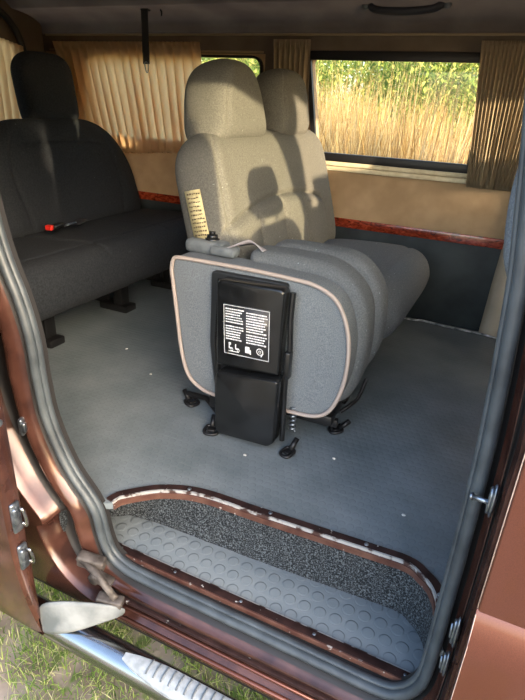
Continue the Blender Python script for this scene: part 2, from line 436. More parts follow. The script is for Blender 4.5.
bush('low_shade_bush', [(3.6+rb_.uniform(-.3, .3), -.85+rb_.uniform(-.4, .45), rb_.uniform(-.4, .88), .40, .38) for i in range(16)], 8000, 'lower leafy bush added to block low sun beside the van front, outside the picture')  # added unseen bush that shades the lower part of the cabin
cl = [(random.uniform(-12, 2.5), random.uniform(9.9, 13), random.uniform(-.2, 2.6), random.uniform(.6, 1.2), random.uniform(.6, 1.1)) for i in range(190)]
tag(leaf_cloud('green_thicket', cl, 110000, .045, green), 'green leafy thicket standing behind the tall dry grass', 'bushes', kind='stuff')

cl = [(random.uniform(-16, 4), random.uniform(17.2, 19), random.uniform(-.2, 4.5), random.uniform(1.0, 1.5), random.uniform(.8, 1.3)) for i in range(150)]
tag(leaf_cloud('tree_line', cl, 42000, .13, green), 'distant line of pale green trees behind the leafy thicket', 'trees', kind='stuff')
sp = []; ht = []
for i in range(60000):
    x = random.uniform(-2.3, .3); y = random.uniform(.05, 1.1)
    dn = .5+.5*math.sin(x*9+1.3)*math.cos(y*11+.4)+.35*math.sin(x*23+y*17)
    if random.random() > .25+.75*dn: continue
    sp.append((x, y)); ht.append(random.uniform(.015, .048))
tag(blades('lawn_grass', sp, ht, .0032, lawn, .9, 3, .6), 'short patchy grass on bare soil below the side step', 'grass', kind='stuff')

# ------------------------------------------------------------ van shell
WY = 2.73
def arcp(pts): return [tuple(p) for p in pts]
w1 = rrect((-.99, -1.057), .775, (-.25, -.277), 1.20, .03)
w2 = rrect((-2.50, -2.42), .775, -1.315, 1.205, .06)
w3 = rrect(.35, .80, 1.05, 1.22, .05)
tag(plate('wall_far', [(-3.3, .47), (1.6, .47), (1.6, 1.30), (-3.3, 1.30)], [w1, w2, w3], m_beige, XZ(WY+.02), .04), kind='structure')
tag(box('trim_1', (-.85, WY+.012, .447), (4.9, .036, .046), m_burl, bev=.004), kind='structure')
tag(box('trim_2', (-.85, WY+.02, .212), (4.9, .03, .424), m_black_panel, bev=.003), kind='structure')
# darker lining above the windows, window band
up_o = [(-3.3, 1.17), (1.6, 1.17), (1.6, 1.30), (-3.3, 1.30)]
def offset_rect(x0, z0, x1, z1, r, d):
    a = tuple(q-d for q in (x0 if isinstance(x0, tuple) else (x0, x0))); b = tuple(q+d for q in (x1 if isinstance(x1, tuple) else (x1, x1)))
    return rrect(a, z0-d, b, z1+d, r+d)
tag(plate('trim_3', [(-3.3, 1.215), (1.6, 1.215), (1.6, 1.30), (-3.3, 1.30)], [], m_upper, XZ(WY-.006), .012), kind='structure')
tag(plate('trim_4', [(-1.30, .775), (-1.075, .775), (-1.075, 1.215), (-1.30, 1.215)], [], m_upper, XZ(WY-.006), .012), kind='structure')
tag(plate('trim_5', [(-.262, .70), (.3, .70), (.3, 1.215), (-.262, 1.215)], [], m_upper, XZ(WY-.006), .012), kind='structure')
# windows on the far side
def window(name, args, r, label_frame_mat=m_frame, fw=.022):
    root = empty(name, (sum(args[0])/2 if isinstance(args[0], tuple) else args[0], WY, args[1]))
    tag(root, kind='structure')
    inner = rrect(*args, r)
    d = fw
    outer = offset_rect(*args, r, d)
    o = plate('window_frame', outer, [inner], m_frame, XZ(WY-.010), .022); child(o, root)
    g = plate('pane', offset_rect(*args, r, .004), [], m_glass, XZ(WY+.03), .004); child(g, root)
    return root
window('window_1', ((-.99, -1.057), .785, (-.25, -.277), 1.195), .012)
window('window_2', ((-2.50, -2.42), .785, -1.325, 1.195), .05, fw=.012)
window('window_3', (.36, .81, 1.04, 1.21), .04)
tag(box('trim_15', (-.66, WY-.016, 1.212), (.82, .02, .040), m_frame, bev=.004), kind='structure')
# black band below glass and pale sill
tag(box('trim_6', (-.62, WY-.016, 0.765), (.82, .02, .038), m_frame, bev=.004), kind='structure')
bm = bmesh.new()
for zc, yy, hh in ((.737, .012, .024), (.712, .018, .022)):
    add_box(bm, (-.655, WY-yy/2, zc), (.86, yy+.01, hh), .004)
tag(obj('trim_7', bm, m_sill, auto=40), kind='structure')

# cove and ceiling
bm = bmesh.new()
prof = [(WY-.0, 1.29), (WY-.015, 1.31), (WY-.02, 1.35), (WY-.10, 1.385), (WY-.19, 1.40), (WY-.22, 1.405), (WY-.30, 1.46), (WY-.5, 1.50), (1.2, 1.52), (.95, 1.49), (.86, 1.42), (.84, 1.36)]
prof = catmull([(0, a, b) for a, b in prof], 3)
xs = [-3.3, -2.5, -1.5, -.5, .5, 1.6]
rows = [[bm.verts.new((x, p.y, p.z)) for p in prof] for x in xs]
for a, b in zip(rows, rows[1:]):
    for k in range(len(prof)-1): bm.faces.new((a[k], a[k+1], b[k+1], b[k]))
ext = bmesh.ops.solidify(bm, geom=bm.faces[:], thickness=.02)
tag(obj('ceiling', bm, m_ceiling), kind='structure')

# rear wall with a window opening under a curtain
rw = rrect(1.5, .80, 2.46, 1.27, .12)
tag(plate('wall_back', [(.80, -.1), (2.75, -.1), (2.75, 1.5), (.80, 1.5)], [rw], m_upper, YZ(-2.78), .03), kind='structure')
root = empty('window_4', (-2.78, 1.98, .80)); tag(root, kind='structure')
child(plate('pane', rrect(1.5, .80, 2.46, 1.27, .12), [], m_glass, YZ(-2.79), .004), root)
arch = catmull([(-2.74, 2.50, .55), (-2.74, 2.49, .85), (-2.74, 2.535, 1.10), (-2.74, 2.54, 1.20), (-2.74, 2.50, 1.30), (-2.74, 2.40, 1.38), (-2.74, 2.25, 1.41), (-2.74, 1.9, 1.42)], 6)
tag(tube('trim_8', arch, .018, m_frame), kind='structure')

# floor with the step recess cut out
edge = [(-.98, .840), (-.83, .856), (-.808, .891), (-.771, .93), (-.73, .965), (-.68, .99), (-.64, 1.002), (-.594, 1.009), (-.53, 1.012), (-.471, 1.013), (-.27, 1.024), (-.10, 1.033), (-.067, 1.034), (-.04, 1.029), (-.02, 1.015), (0, 1.0), (.013, .984), (.025, .96), (.032, .934), (.036, .90), (.038, .84)]
edge_s = [(p.x, p.y) for p in catmull([(a, b, 0) for a, b in edge], 3)]
fl = [(-2.78, .84), (-2.78, 2.75), (1.6, 2.75), (1.6, .84)] + edge_s[::-1]
tag(plate('floor', fl, [], m_floor, XY(-.01), .02), kind='structure')
ST = -.17
bm = bmesh.new(); add_box(bm, (-.43, .952, ST-.01), (1.06, .180, .02), .002)
tag(obj('step_floor', bm, m_step, auto=30), kind='structure')
bm = bmesh.new()
def ribbon(bm, pts, dz0, dz1, dy=0):
    a = [bm.verts.new((x, y+dy, dz0)) for x, y in pts]; b = [bm.verts.new((x, y+dy, dz1)) for x, y in pts]
    for i in range(len(pts)-1): bm.faces.new((a[i], a[i+1], b[i+1], b[i]))
rp = [(-.955, .85), (-.945, .90), (-.92, .96), (-.87, .996), (-.78, 1.008), (-.70, 1.012), (-.64, 1.014)]+[(x, y+.006) for x, y in edge_s if x > -.62]
ribbon(bm, rp, ST-.01, -.021)
# left end of the step well
add_box(bm, (-.965, .94, -.1), (.01, .24, .16))
g = obj('step_riser', bm, m_carpet, auto=40); tag(g, kind='structure')
# trim strip following the edge of the floor
def strip(pts, off0, off1, z0, z1, m, name, parent=None):
    """ribbon along a 2D path between two normal offsets (positive = into the floor side, +y)"""
    bm = bmesh.new(); P = [Vector(p) for p in pts]; A = []; B = []; A2 = []; B2 = []
    for i, p in enumerate(P):
        t = (P[min(i+1, len(P)-1)]-P[max(i-1, 0)]).normalized(); nn = Vector((-t.y, t.x))
        a = p+nn*off0; b = p+nn*off1
        A.append(bm.verts.new((a.x, a.y, z0))); B.append(bm.verts.new((b.x, b.y, z0))); A2.append(bm.verts.new((a.x, a.y, z1))); B2.append(bm.verts.new((b.x, b.y, z1)))
    for i in range(len(P)-1):
        for q in ((A, B), (A2, B2), (A, A2), (B, B2)):
            bm.faces.new((q[0][i], q[0][i+1], q[1][i+1], q[1][i]))
    for i in (0, -1): bm.faces.new((A[i], B[i], B2[i], A2[i]))
    return obj(name, bm, m, parent, True, 30)
tr = empty('step_edge_trim', (-.45, 1.02, 0)); tag(tr, 'worn dark brown metal strip screwed along the curved floor edge above the step', 'edge trim')
es2 = [p for p in edge_s if p[1] > .86]
child(strip(es2, .003, .024, .0005, .006, m_trim, 'strip'), tr)
child(strip(es2, -.002, .003, -.002, .0065, m_silver, 'worn_edge'), tr)['label'] = 'paint worn silver edge'
child(strip(es2, -.006, -.001, -.020, -.002, m_copper, 'lip'), tr)['label'] = 'copper brown lower lip'
def screw(x, y, z, parent, r=.006, m=m_steel):
    bm = bmesh.new(); bmesh.ops.create_uvsphere(bm, u_segments=12, v_segments=6, radius=r); bmesh.ops.scale(bm, vec=(1, 1, .4), verts=bm.verts); bmesh.ops.translate(bm, vec=(x, y, z), verts=bm.verts)
    return child(obj('screw', bm, m), parent)
for x, y in ((-.66, 1.008), (-.42, 1.030), (-.16, 1.043), (.030, .972)): screw(x, y, .007, tr)
# sill strip at the outside of the step
tr = empty('door_sill_trim', (-.40, .868, ST)); tag(tr, 'narrow dark brown riveted sill strip along the outer edge of the step', 'sill trim')
child(box('strip', (-.403, .872, ST+.006), (.86, .022, .010), m_trim, bev=.002), tr)
child(box('worn_edge', (-.403, .885, ST+.004), (.86, .005, .008), m_silver, bev=.001), tr)
child(box('lip', (-.403, .858, ST+.004), (.86, .006, .016), m_copper, bev=.002), tr)['label'] = 'reddish outer lip'
for x in (-.80, -.62, -.42, -.22, .0): screw(x, .872, ST+.011, tr, .0045)

# ------------------------------------------------------------ door opening: loop, jamb, seal
loop = [(-1.046, .665), (-1.008, .55), (-.988, .45), (-.985, .346), (-.971, .23), (-.921, .103), (-.857, .019), (-.835, -.03), (-.825, -.09), (-.805, -.145), (-.76, -.174), (-.69, -.182), (-.498, -.184), (-.322, -.185), (-.171, -.187), (-.05, -.187), (0, -.165), (.030, -.11), (.037, -.02), (.038, .152), (.038, .283), (.037, .399), (.035, .5), (.031, .59), (.026, .675), (.019, .78), (.009, .863), (-.01, 1.0), (-.035, 1.14), (-.075, 1.23), (-.15, 1.27), (-.5, 1.285), (-.90, 1.27), (-1.0, 1.22), (-1.055, 1.10), (-1.075, .95), (-1.068, .8)]
L = [Vector((p.x, p.z)) for p in catmull([(a, 0, b) for a, b in loop], 5, True)]
NL = len(L); LN = []
for i in range(NL):
    t = (L[(i+1) % NL]-L[i-1]).normalized(); LN.append(Vector((t.y, -t.x)))
cx = Vector((-.5, .5))
if (L[0]-cx).dot(LN[0]) < 0: LN = [-q for q in LN]
prL = [(.017, .865), (.022, .842), (.032, .828), (.050, .806), (.066, .800), (.072, .806), (.076, .840), (.150, .846), (.160, .835), (.166, .79), (.175, .765)]
prB = [(.014, .860), (.018, .832), (.028, .812), (.034, .808), (.040, .800), (.043, .790), (.045, .800), (.056, .796), (.060, .785), (.066, .772), (.074, .760)]
prR = [(.014, .865), (.020, .845), (.026, .835), (.030, .820), (.033, .800), (.034, .795), (.034, .806), (.036, .802), (.037, .79), (.038, .775), (.040, .76)]
def wts(i):
    p = L[i]; nn = LN[i]
    wr = max(0, nn.x); wb = max(0, -nn.y); wl = max(0, -nn.x); wt = max(0, nn.y)
    s = wr+wb+wl+wt; return (wl+wt)/s, wb/s, wr/s
bm = bmesh.new(); rings = []
MIX = [0, 0, 1, 1, 1, 0, 0, 0, 1, 1]
for k in range(11):
    ring = []
    for i in range(NL):
        a, b, c = wts(i); off = prL[k][0]*a+prB[k][0]*b+prR[k][0]*c; yy = prL[k][1]*a+prB[k][1]*b+prR[k][1]*c
        q = L[i]+LN[i]*off; ring.append(bm.verts.new((q.x, yy, q.y)))
    rings.append(ring)
outer_loop = [(v.co.x, v.co.z) for v in rings[-1]]; inner_loop = [(v.co.x, v.co.z) for v in rings[0]]
for k in range(10):
    for i in range(NL):
        f = bm.faces.new((rings[k][i], rings[k][(i+1) % NL], rings[k+1][(i+1) % NL], rings[k+1][i])); f.material_index = 1 if MIX[k] == 0 else 0
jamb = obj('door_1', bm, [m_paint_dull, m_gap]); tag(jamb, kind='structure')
# near side: outer skin and inner lining with the same opening
SB = -.285
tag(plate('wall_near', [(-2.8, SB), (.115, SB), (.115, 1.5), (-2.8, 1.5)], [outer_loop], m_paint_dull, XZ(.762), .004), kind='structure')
tag(plate('wall_near_lining', [(-2.78, -.26), (.20, -.26), (.20, 1.42), (-2.78, 1.42)], [inner_loop], m_gap, XZ(.868), .004), kind='structure')
tag(box('trim_9', (-1.0, .80, SB-.004), (3.4, .075, .02), m_gap, bev=.003), kind='structure')
# long pressed ribs of the painted sill
bm = bmesh.new()
for yy, zz, rr in ((.757, -.262, .006), (.772, -.238, .004)):
    add_tube(bm, [(-.78, yy, zz), (.03, yy, zz)], rr, 8)
tag(obj('trim_10', bm, m_paint), kind='structure')

ds = empty('door_seal', (-.45, .83, ST)); tag(ds, 'grey rubber weatherstrip running round the open side doorway', 'door seal')
def sweep(name, sect, m, wob=0):
    bm = bmesh.new(); rr = []
    for i in range(NL):
        rr.append([bm.verts.new(((L[i]+LN[i]*o).x, y, (L[i]+LN[i]*o).y)) for o, y in sect])
    n = len(sect)
    for i in range(NL):
        a, b = rr[i], rr[(i+1) % NL]
        for k in range(n): bm.faces.new((a[k], a[(k+1) % n], b[(k+1) % n], b[k]))
    return child(obj(name, bm, m, None, True, 60), ds)
circ = lambda o, y, a, b: [(o+a*math.cos(2*PI*k/14), y+b*math.sin(2*PI*k/14)) for k in range(14)]
sweep('seal_bulb', circ(.005, .832, .0115, .014), m_seal)
sweep('seal_lip', circ(-.008, .842, .0055, .009), m_seal)
sweep('seal_base', [(-.009, .85), (.02, .85), (.02, .864), (-.009, .864)], m_gap)

# door latches set in the front pillar jamb
def latch(x, y, z, label, h=.07, bolt=False):
    t = empty('door_striker', (x, y, z)); tag(t, label, 'door striker')
    bm = bmesh.new(); bmesh.ops.create_uvsphere(bm, u_segments=20, v_segments=10, radius=1); bmesh.ops.scale(bm, vec=(.005, .015, h*.55), verts=bm.verts); obj('mount_plate', bm, m_steel, t)
    bm = bmesh.new(); add_tube(bm, [(-.005, .010*math.cos(a), h*.40*math.sin(a)) for a in [2*PI*k/20 for k in range(20)]], .0028, 6, closed=True); obj('rim', bm, m_steel, t)
    if bolt:
        bm = bmesh.new(); add_tube(bm, [(-.004, .004, -.008), (-.03, .012, -.012)], .0042, 10); add_tube(bm, [(-.03, .012, -.012), (-.034, .013, -.0125)], .007, 10); obj('bolt', bm, m_steel, t)
    else:
        bm = bmesh.new(); add_box(bm, (-.006, 0, 0), (.004, .010, h*.55), .003); obj('recess', bm, m_gap, t)
        bm = bmesh.new(); add_tube(bm, [(-.009, -.004, -h*.2), (-.010, .004, h*.2)], .0025, 8); obj('lever', bm, m_steel, t)
    return t
latch(.066, .79, .43, 'steel door striker high on the right pillar jamb, with a stud pointing into the doorway', .06, True)
latch(.068, .785, .125, 'steel door striker low on the right pillar jamb, upper of the two beside the step', .07)
latch(.066, .785, .035, 'steel door striker lowest on the right pillar jamb, near the bottom corner', .06)

# grey fuzzy inner trim beside the seal on the right
pts = catmull([(.072, .93, .55), (.058, .93, .70), (.032, .93, .80), (.022, .93, .90), (.034, .93, 1.0), (.05, .93, 1.1)], 6)
bm = bmesh.new(); add_tube(bm, pts, [.010+.026*min(1, i/12) for i in range(len(pts))], 12, flat=(.9, 1.1))
tag(obj('trim_11', bm, m_fab2), kind='structure')
# beige pillar on the far side between cabin and cab
bm = bmesh.new()
sec = lambda x, y, z: [bm.verts.new(v) for v in ((x, WY, z), (x+.008, y+.01, z), (x+.025, y-.01, z), (x+.075, y-.012, z), (x+.095, y+.005, z), (x+.13, WY, z))]
rws = [sec(-.05, 2.70, .0), sec(-.04, 2.695, .3), sec(-.025, 2.69, .6), sec(-.02, 2.67, .9), sec(-.04, 2.66, 1.3)]
for a, b in zip(rws, rws[1:]):
    for k in range(5): bm.faces.new((a[k], a[k+1], b[k+1], b[k]))
tag(obj('trim_12', bm, m_beigepil), kind='structure')
bm = bmesh.new(); add_tube(bm, catmull([(-.85, 2.70, .006), (-.6, 2.705, .008), (-.38, 2.70, .006), (-.33, 2.70, .012), (-.2, 2.69, .008), (-.04, 2.685, .008), (.06, 2.66, .008)], 5), .007, 8, flat=(.7, 1))
tag(obj('baseboard_far', bm, noise_mat('frayed_pale_edge', (.10, .11, .12), (.7, .7, .7), 30, .8)), kind='structure')

# curtain rails, curtains
def curtain(name, top, bot, label, m, folds, amp=.018, head=.02, seedv=0, parent=None, bl=0.0, yz=False):
    """pleated curtain. top/bot = (u0,u1,z); u runs along the wall; gathered heading and frilled hem"""
    rnd = random.Random(seedv); nu = folds*8; nv = 26; y0 = WY-.045
    ph = [rnd.uniform(-.7, .7) for _ in range(folds+2)]; am = [rnd.uniform(.55, 1.2) for _ in range(folds+2)]
    V = []; F = []
    for j in range(nv+1):
        t = j/nv
        for i in range(nu+1):
            s = i/nu; f = s*folds; k = int(f); fr = f-k
            a = am[k]*(1-fr)+am[k+1]*fr; p_ = ph[k]*(1-fr)+ph[k+1]*fr
            u = (top[0]*(1-t)+bot[0]*t)*(1-s)+(top[1]*(1-t)+bot[1]*t)*s
            spread = .35+.65*math.sin(min(1, t*1.3)*PI/2)
            wv = math.sin(2*PI*f+p_*t*2)*a
            d = amp*spread*wv
            if t < .06: d = amp*.6*math.sin(2*PI*f*2+ph[k])*.6
            if t > .93: d += amp*.35*math.sin(2*PI*f*3)
            u += amp*.35*math.cos(2*PI*f)*spread
            z = (top[2]*(1-s)+(top[3] if len(top) > 3 else top[2])*s)*(1-t)+(bot[2]*(1-s)+(bot[3] if len(bot) > 3 else bot[2])*s)*t
            z += .006*math.sin(2*PI*f*1.0)*(t > .9)
            if yz: V.append((-2.72+d, u, z))
            else: V.append((u, y0-d+bl*math.sin(t*PI), z))
    for j in range(nv):
        for i in range(nu):
            a = j*(nu+1)+i; F.append((a, a+1, a+nu+2, a+nu+1))
    me = bpy.data.meshes.new(name); me.from_pydata(V, [], F); me.update()
    o = link(name, me, m, parent, True, 80)
    if label: tag(o, label, 'curtain')
    md = o.modifiers.new('thick', 'SOLIDIFY'); md.thickness = .0012
    return o
curtain('curtain', (-2.66, -1.66, 1.262), (-2.50, -1.62, .665, .735), 'long gold pleated curtain drawn across the rear side window', m_curt, 17, .027, seedv=1)
curtain('curtain', (-1.245, -1.055, 1.275), (-1.215, -1.045, .72), 'narrow tan curtain gathered between the two side windows, behind the headrests', m_curt_d, 7, .016, seedv=2)
curtain('curtain', (-.295, .02, 1.272), (-.245, -.02, .695), 'tan striped curtain hanging at the right end of the large window', m_curt_d, 18, .011, seedv=3)
curtain('curtain', (1.75, 2.52, 1.36, 1.22), (1.80, 2.50, .80), 'gold curtain over the back window at the left edge', m_curt, 14, .02, seedv=4, yz=True)
r_ = tag(tube('curtain_rail', [(-2.72, WY-.03, 1.296), (.1, WY-.03, 1.296)], .0055, m_rail, seg=8), 'thin tan rail above the side windows carrying the curtains', 'curtain rail')
tag(tube('trim_13', [(-2.72, WY-.01, 1.222), (-1.31, WY-.01, 1.222)], .006, m_rail, seg=8), kind='structure')

# grab handle
gh = empty('grab_handle', (-.61, 2.60, 1.375)); tag(gh, 'dark curved grab handle on the ceiling edge above the large window', 'grab handle')
bm = bmesh.new(); add_tube(bm, catmull([(-.165, .04, .03), (-.15, -.01, .015), (-.11, -.03, -.005), (0, -.035, -.012), (.11, -.03, -.005), (.15, -.01, .015), (.165, .04, .03)], 6), .016, 10, flat=(1.0, .6)); obj('grip', bm, mat('handle_plastic', (.018, .02, .03), .5), gh)
for s in (-1, 1):
    bm = bmesh.new(); bmesh.ops.create_uvsphere(bm, u_segments=14, v_segments=8, radius=.019); bmesh.ops.scale(bm, vec=(1, .6, 1), verts=bm.verts); bmesh.ops.translate(bm, vec=(s*.168, -.005, .018), verts=bm.verts)
    obj('mount_cap', bm, m_greyplast, gh)

# hanging belt
hb = empty('seat_belt', (-1.92, 2.58, 1.40)); tag(hb, 'black belt strap with a metal buckle hanging from the ceiling before the curtain', 'seat belt')
bm = bmesh.new(); add_box(bm, (0, 0, -.13), (.042, .003, .24), .001); add_box(bm, (.006, -.008, -.10), (.040, .003, .20), .001, rot=(0, .03, 0)); obj('webbing', bm, m_web, hb)
bm = bmesh.new(); add_tube(bm, catmull([(-.010, 0, -.245), (.010, 0, -.245), (.008, 0, -.285), (-.003, 0, -.285)], 4, True), .003, 8, closed=True); obj('buckle', bm, m_steel, hb)
bm = bmesh.new(); add_box(bm, (0, .01, 0), (.05, .03, .03), .008); obj('anchor', bm, m_metal_b, hb)
hk = tag(tube('hook', catmull([(-1.83, 2.60, 1.385), (-1.825, 2.585, 1.39), (-1.815, 2.58, 1.38), (-1.82, 2.585, 1.365)], 4), .004, m_metal_b), 'small dark hook on the ceiling edge, right of the hanging belt', 'hook')

# ------------------------------------------------------------ cab: front door, front seats, cowl
fd = empty('front_door', (.6, .74, -.27)); tag(fd, 'closed metallic brown front door whose skin fills the lower right corner', 'vehicle door')
do = rpoly([(.082, -.27), (1.66, -.27), (1.66, .80), (1.5, 1.40), (.12, 1.40), (.086, .9)], [.03, .1, .05, .1, .06, .2])
dw = rpoly([(.17, .80), (1.60, .80), (1.17, 1.275), (.19, 1.275)], .05)
child(plate('door_skin', do, [dw], m_paint, XZ(.740), .028, .004), fd)
bm = bmesh.new(); sec_ = [(.728, .258), (.722, .250), (.704, .195), (.703, .17), (.703, -.25), (.712, -.268), (.728, -.27)]
ra = [[bm.verts.new((x, y, z)) for y, z in sec_] for x in (.0825, .6, 1.655)]
for a, b in zip(ra, ra[1:]):
    for k in range(6): bm.faces.new((a[k], a[k+1], b[k+1], b[k]))
    bm.faces.new((a[6], a[0], b[0], b[6]))
bm.faces.new(ra[0]); bm.faces.new(ra[-1])
child(obj('lower_skin', bm, m_paint, auto=20), fd)
bm = bmesh.new(); add_tube(bm, [(.0825, .7265, .262), (.083, .7265, .6), (.0865, .7265, .9)], .0009, 6); add_tube(bm, [(.0825, .7035, -.25), (.0825, .7035, .19), (.0825, .7215, .252)], .0009, 6)
child(obj('door_edge', bm, mat('chipped_pale_edge', (.34, .26, .23), .5)), fd)['label'] = 'pale chipped rear edge'
child(plate('side_glass', rpoly([(.165, .795), (1.605, .795), (1.172, 1.28), (.185, 1.28)], .05), [], m_glass, XZ(.742), .004), fd)
tag(plate('wall_front', [(.82, -.1), (2.75, -.1), (2.75, 1.08), (.82, 1.08)], [], m_upper, YZ(1.62), .03), kind='structure')  # unseen cab front, raised to cut daylight from the windshield

tag(box('trim_light_block', (1.62, 1.8, 1.42), (.05, 1.95, .20), m_upper), kind='structure')  # unseen header added to narrow the windshield light
def front_seat(y, label, hr=True):
    t = empty('front_seat', (.48, y, -.12)); tag(t, label, 'seat')
    pad('backrest', .235, .28, .065, frame_T((-.10, 0, .62), R_(12)), m_fabd, t, rt=.12, nu=20, nv=20)
    if hr:
        pad('headrest', .115, .085, .05, frame_T((-.185, 0, 1.00), R_(8)), m_fabd, t, rt=.07, rb=.04, nu=16, nv=16)
        for s in (-1, 1): tube('headrest_post', [(-.175, s*.05, .86), (-.185, s*.05, .96)], .006, m_steel, t, 8)
    pad('seat_cushion', .24, .26, .07, flat_T((.14, 0, .36), R_(6)), m_fabd, t, rt=.08, nu=20, nv=20)
    box('seat_base', (.14, 0, .21), (.44, .42, .18), m_plast, t, .02)
    return t
front_seat(1.11, 'charcoal front passenger seat ahead of the right door pillar, outside the picture')
front_seat(1.61, 'charcoal middle front seat without headrest beside the passenger seat, outside the picture', False)
front_seat(2.25, 'charcoal driver seat by the far side, outside the picture')

# ------------------------------------------------------------ rear bench
rb = empty('bench_seat', (-1.75, 1.9, 0)); tag(rb, 'rear bench in shade-darkened fabric along the back at the left edge', 'bench seat')
def P_(o): return child(o, rb)
def cush_front(s, t):
    g = dot_groove(t, .70, .035, .006)
    return g - .012*(1 if False else 0)
def T_back(y, z, x): return frame_T((x, y, z), R_(17))
def back_f(bol):
    def f(s, t):
        e = .022*(1/(1+math.exp((.70-abs(s))*30)))
        g = dot_groove(abs(s), .66+.06*t, .022, .012)/(1+math.exp((t-.62)*20)) + dot_groove(t, .56-.22*s*s, .025, .010)/(1+math.exp((abs(s)-.60)*30))
        return (e+g)*bol
    return f
P_(pad('backrest', .52, .265, .085, T_back(2.08, .62, -2.10), m_fabd, nu=150, nv=90, rt=.34, rb=.04, front=back_f(1)))['label'] = 'wide backrest under the headrest'
P_(pad('backrest', .265, .265, .085, T_back(1.29, .62, -2.10), m_fabd, rt=.16, rb=.04, front=back_f(1)))['label'] = 'near narrow backrest cut by the left edge'
P_(pad('headrest', .165, .155, .065, frame_T((-2.205, 2.15, 1.01), R_(8)), m_fabd, rt=.10, rb=.03, p=6, q=6))
for s in (-.06, .06): P_(tube('headrest_post', [(-2.18, 2.15+s, .82), (-2.20, 2.15+s, .95)], .006, m_steel, seg=8))
def seatf(s, t):
    return dot_groove(t, .62, .03, .007)+dot_groove(s+.13-.03*t, 0, .011, .018)+dot_groove(s-.44, 0, .006, .004)
P_(pad('seat_cushion', .82, .30, .115, flat_T((-1.79, 1.815, .300), R_(3)), m_fabd, rt=.02, rb=.02, p=40, q=9, nu=300, nv=80, front=seatf))
for (y) in (1.535, 2.03, 2.46):
    bm = bmesh.new()
    add_box(bm, (-1.725, y, .11), (.055, .06, .22), .008); add_box(bm, (-1.75, y, .018), (.17, .085, .036), .008); add_box(bm, (-1.95, y, .12), (.3, .02, .20), .005)
    P_(obj('leg', bm, m_metal_b, auto=40))
P_(box('seat_frame', (-1.82, 1.9, .205), (.50, 1.30, .03), m_metal_b, bev=.006))
bk = empty('belt_buckle', (-1.86, 1.75, .424)); tag(bk, 'black belt buckle with a red button lying on the rear bench', 'belt buckle')
bm = bmesh.new(); add_box(bm, (0, .04, .025), (.035, .075, .022), .006, rot=(0, 0, .25)); obj('housing', bm, m_plast, bk)
bm = bmesh.new(); add_box(bm, (.004, -.008, .027), (.032, .024, .022), .004, rot=(0, 0, .25)); obj('release_button', bm, m_red, bk)
bm = bmesh.new(); add_box(bm, (-.005, .12, .018), (.014, .09, .004), .001, rot=(0, 0, .2)); add_box(bm, (-.01, .19, .020), (.05, .08, .005), .002, rot=(.1, 0, .3)); obj('strap', bm, m_web, bk)
bm = bmesh.new(); add_tube(bm, catmull([(.01, .09, .022), (.012, .14, .026), (.0, .155, .022), (-.006, .11, .022)], 4, True), .003, 6, closed=True); obj('tongue', bm, m_steel, bk)

# ------------------------------------------------------------ middle double seat
ms = empty('double_seat', (-.75, 1.97, 0)); tag(ms, 'grey fabric double seat with two tall headrests, in the middle of the cabin', 'double seat')
def Q_(o): return child(o, ms)
def mid_back(s, t):
    # one wide stitched panel under an arched seam, with upright seams inside
    arch_ = .14-.22*((s+.15)/.85)**2
    if abs(s+.15) > .78: arch_ -= ((abs(s+.15)-.78)*6)**2
    v = dot_groove(t, arch_, .032, .014)
    if t < arch_:
        k = min(1, (arch_-t)/.12)
        for q in (-.55, -.15, .25): v += dot_groove(s-.04*(t-arch_), q, .017, .016)*k
        v += .006*k+.012*k*abs(math.sin(PI*(s+.15)/.40))**.6*(abs(s+.15) < .8)
    v += .012/(1+math.exp((.86-abs(s))*40))+dot_groove(abs(s), .93, .012, .008)
    return v
Q_(pad('backrest', .525, .285, .095, frame_T((-.905, 1.985, .625), R_(15)), m_fabw, rt=.12, rb=.05, p=16, nu=330, nv=140, front=mid_back, side=lambda t: 1-.03*max(0, t+.2)))
def hr(s, t): return dot_groove(abs(s), .80, .03, .008)
Q_(pad('headrest', .155, .132, .092, frame_T((-.985, 1.755, .990), R_(9)), m_fabw, rt=.135, rb=.03, p=8, q=5, front=hr, side=lambda t: 1-.27*t))['label'] = 'near headrest, larger in view'
Q_(pad('headrest', .150, .132, .085, frame_T((-.975, 2.20, .990), R_(9)), m_fabw, rt=.12, rb=.05, p=6, q=5, front=hr, side=lambda t: 1-.08*t))['label'] = 'far headrest beside the window'
for y in (1.735, 2.19):
    for s in (-.055, .055): Q_(tube('headrest_post', [(-.965, y+s, .86), (-.975, y+s, .98)], .007, m_plast, seg=8))
Q_(pad('seat_cushion', .392, .275, .115, flat_T((-.565, 2.072, .335), R_(2)), m_fab, rt=.11, rb=.04, p=8, front=lambda s, t: dot_groove(t, .60, .04, .006)+.012*(1-t*t)))
# black base with legs
Q_(box('seat_frame', (-.64, 2.06, .20), (.42, .74, .05), m_metal_b, bev=.008))
for x, y in ((-.82, 1.72), (-.48, 1.72), (-.82, 2.36), (-.56, 2.36)):
    bm = bmesh.new(); add_box(bm, (x, y, .10), (.04, .05, .20), .006); add_box(bm, (x, y, .012), (.12, .06, .024), .005); Q_(obj('leg', bm, m_metal_b))
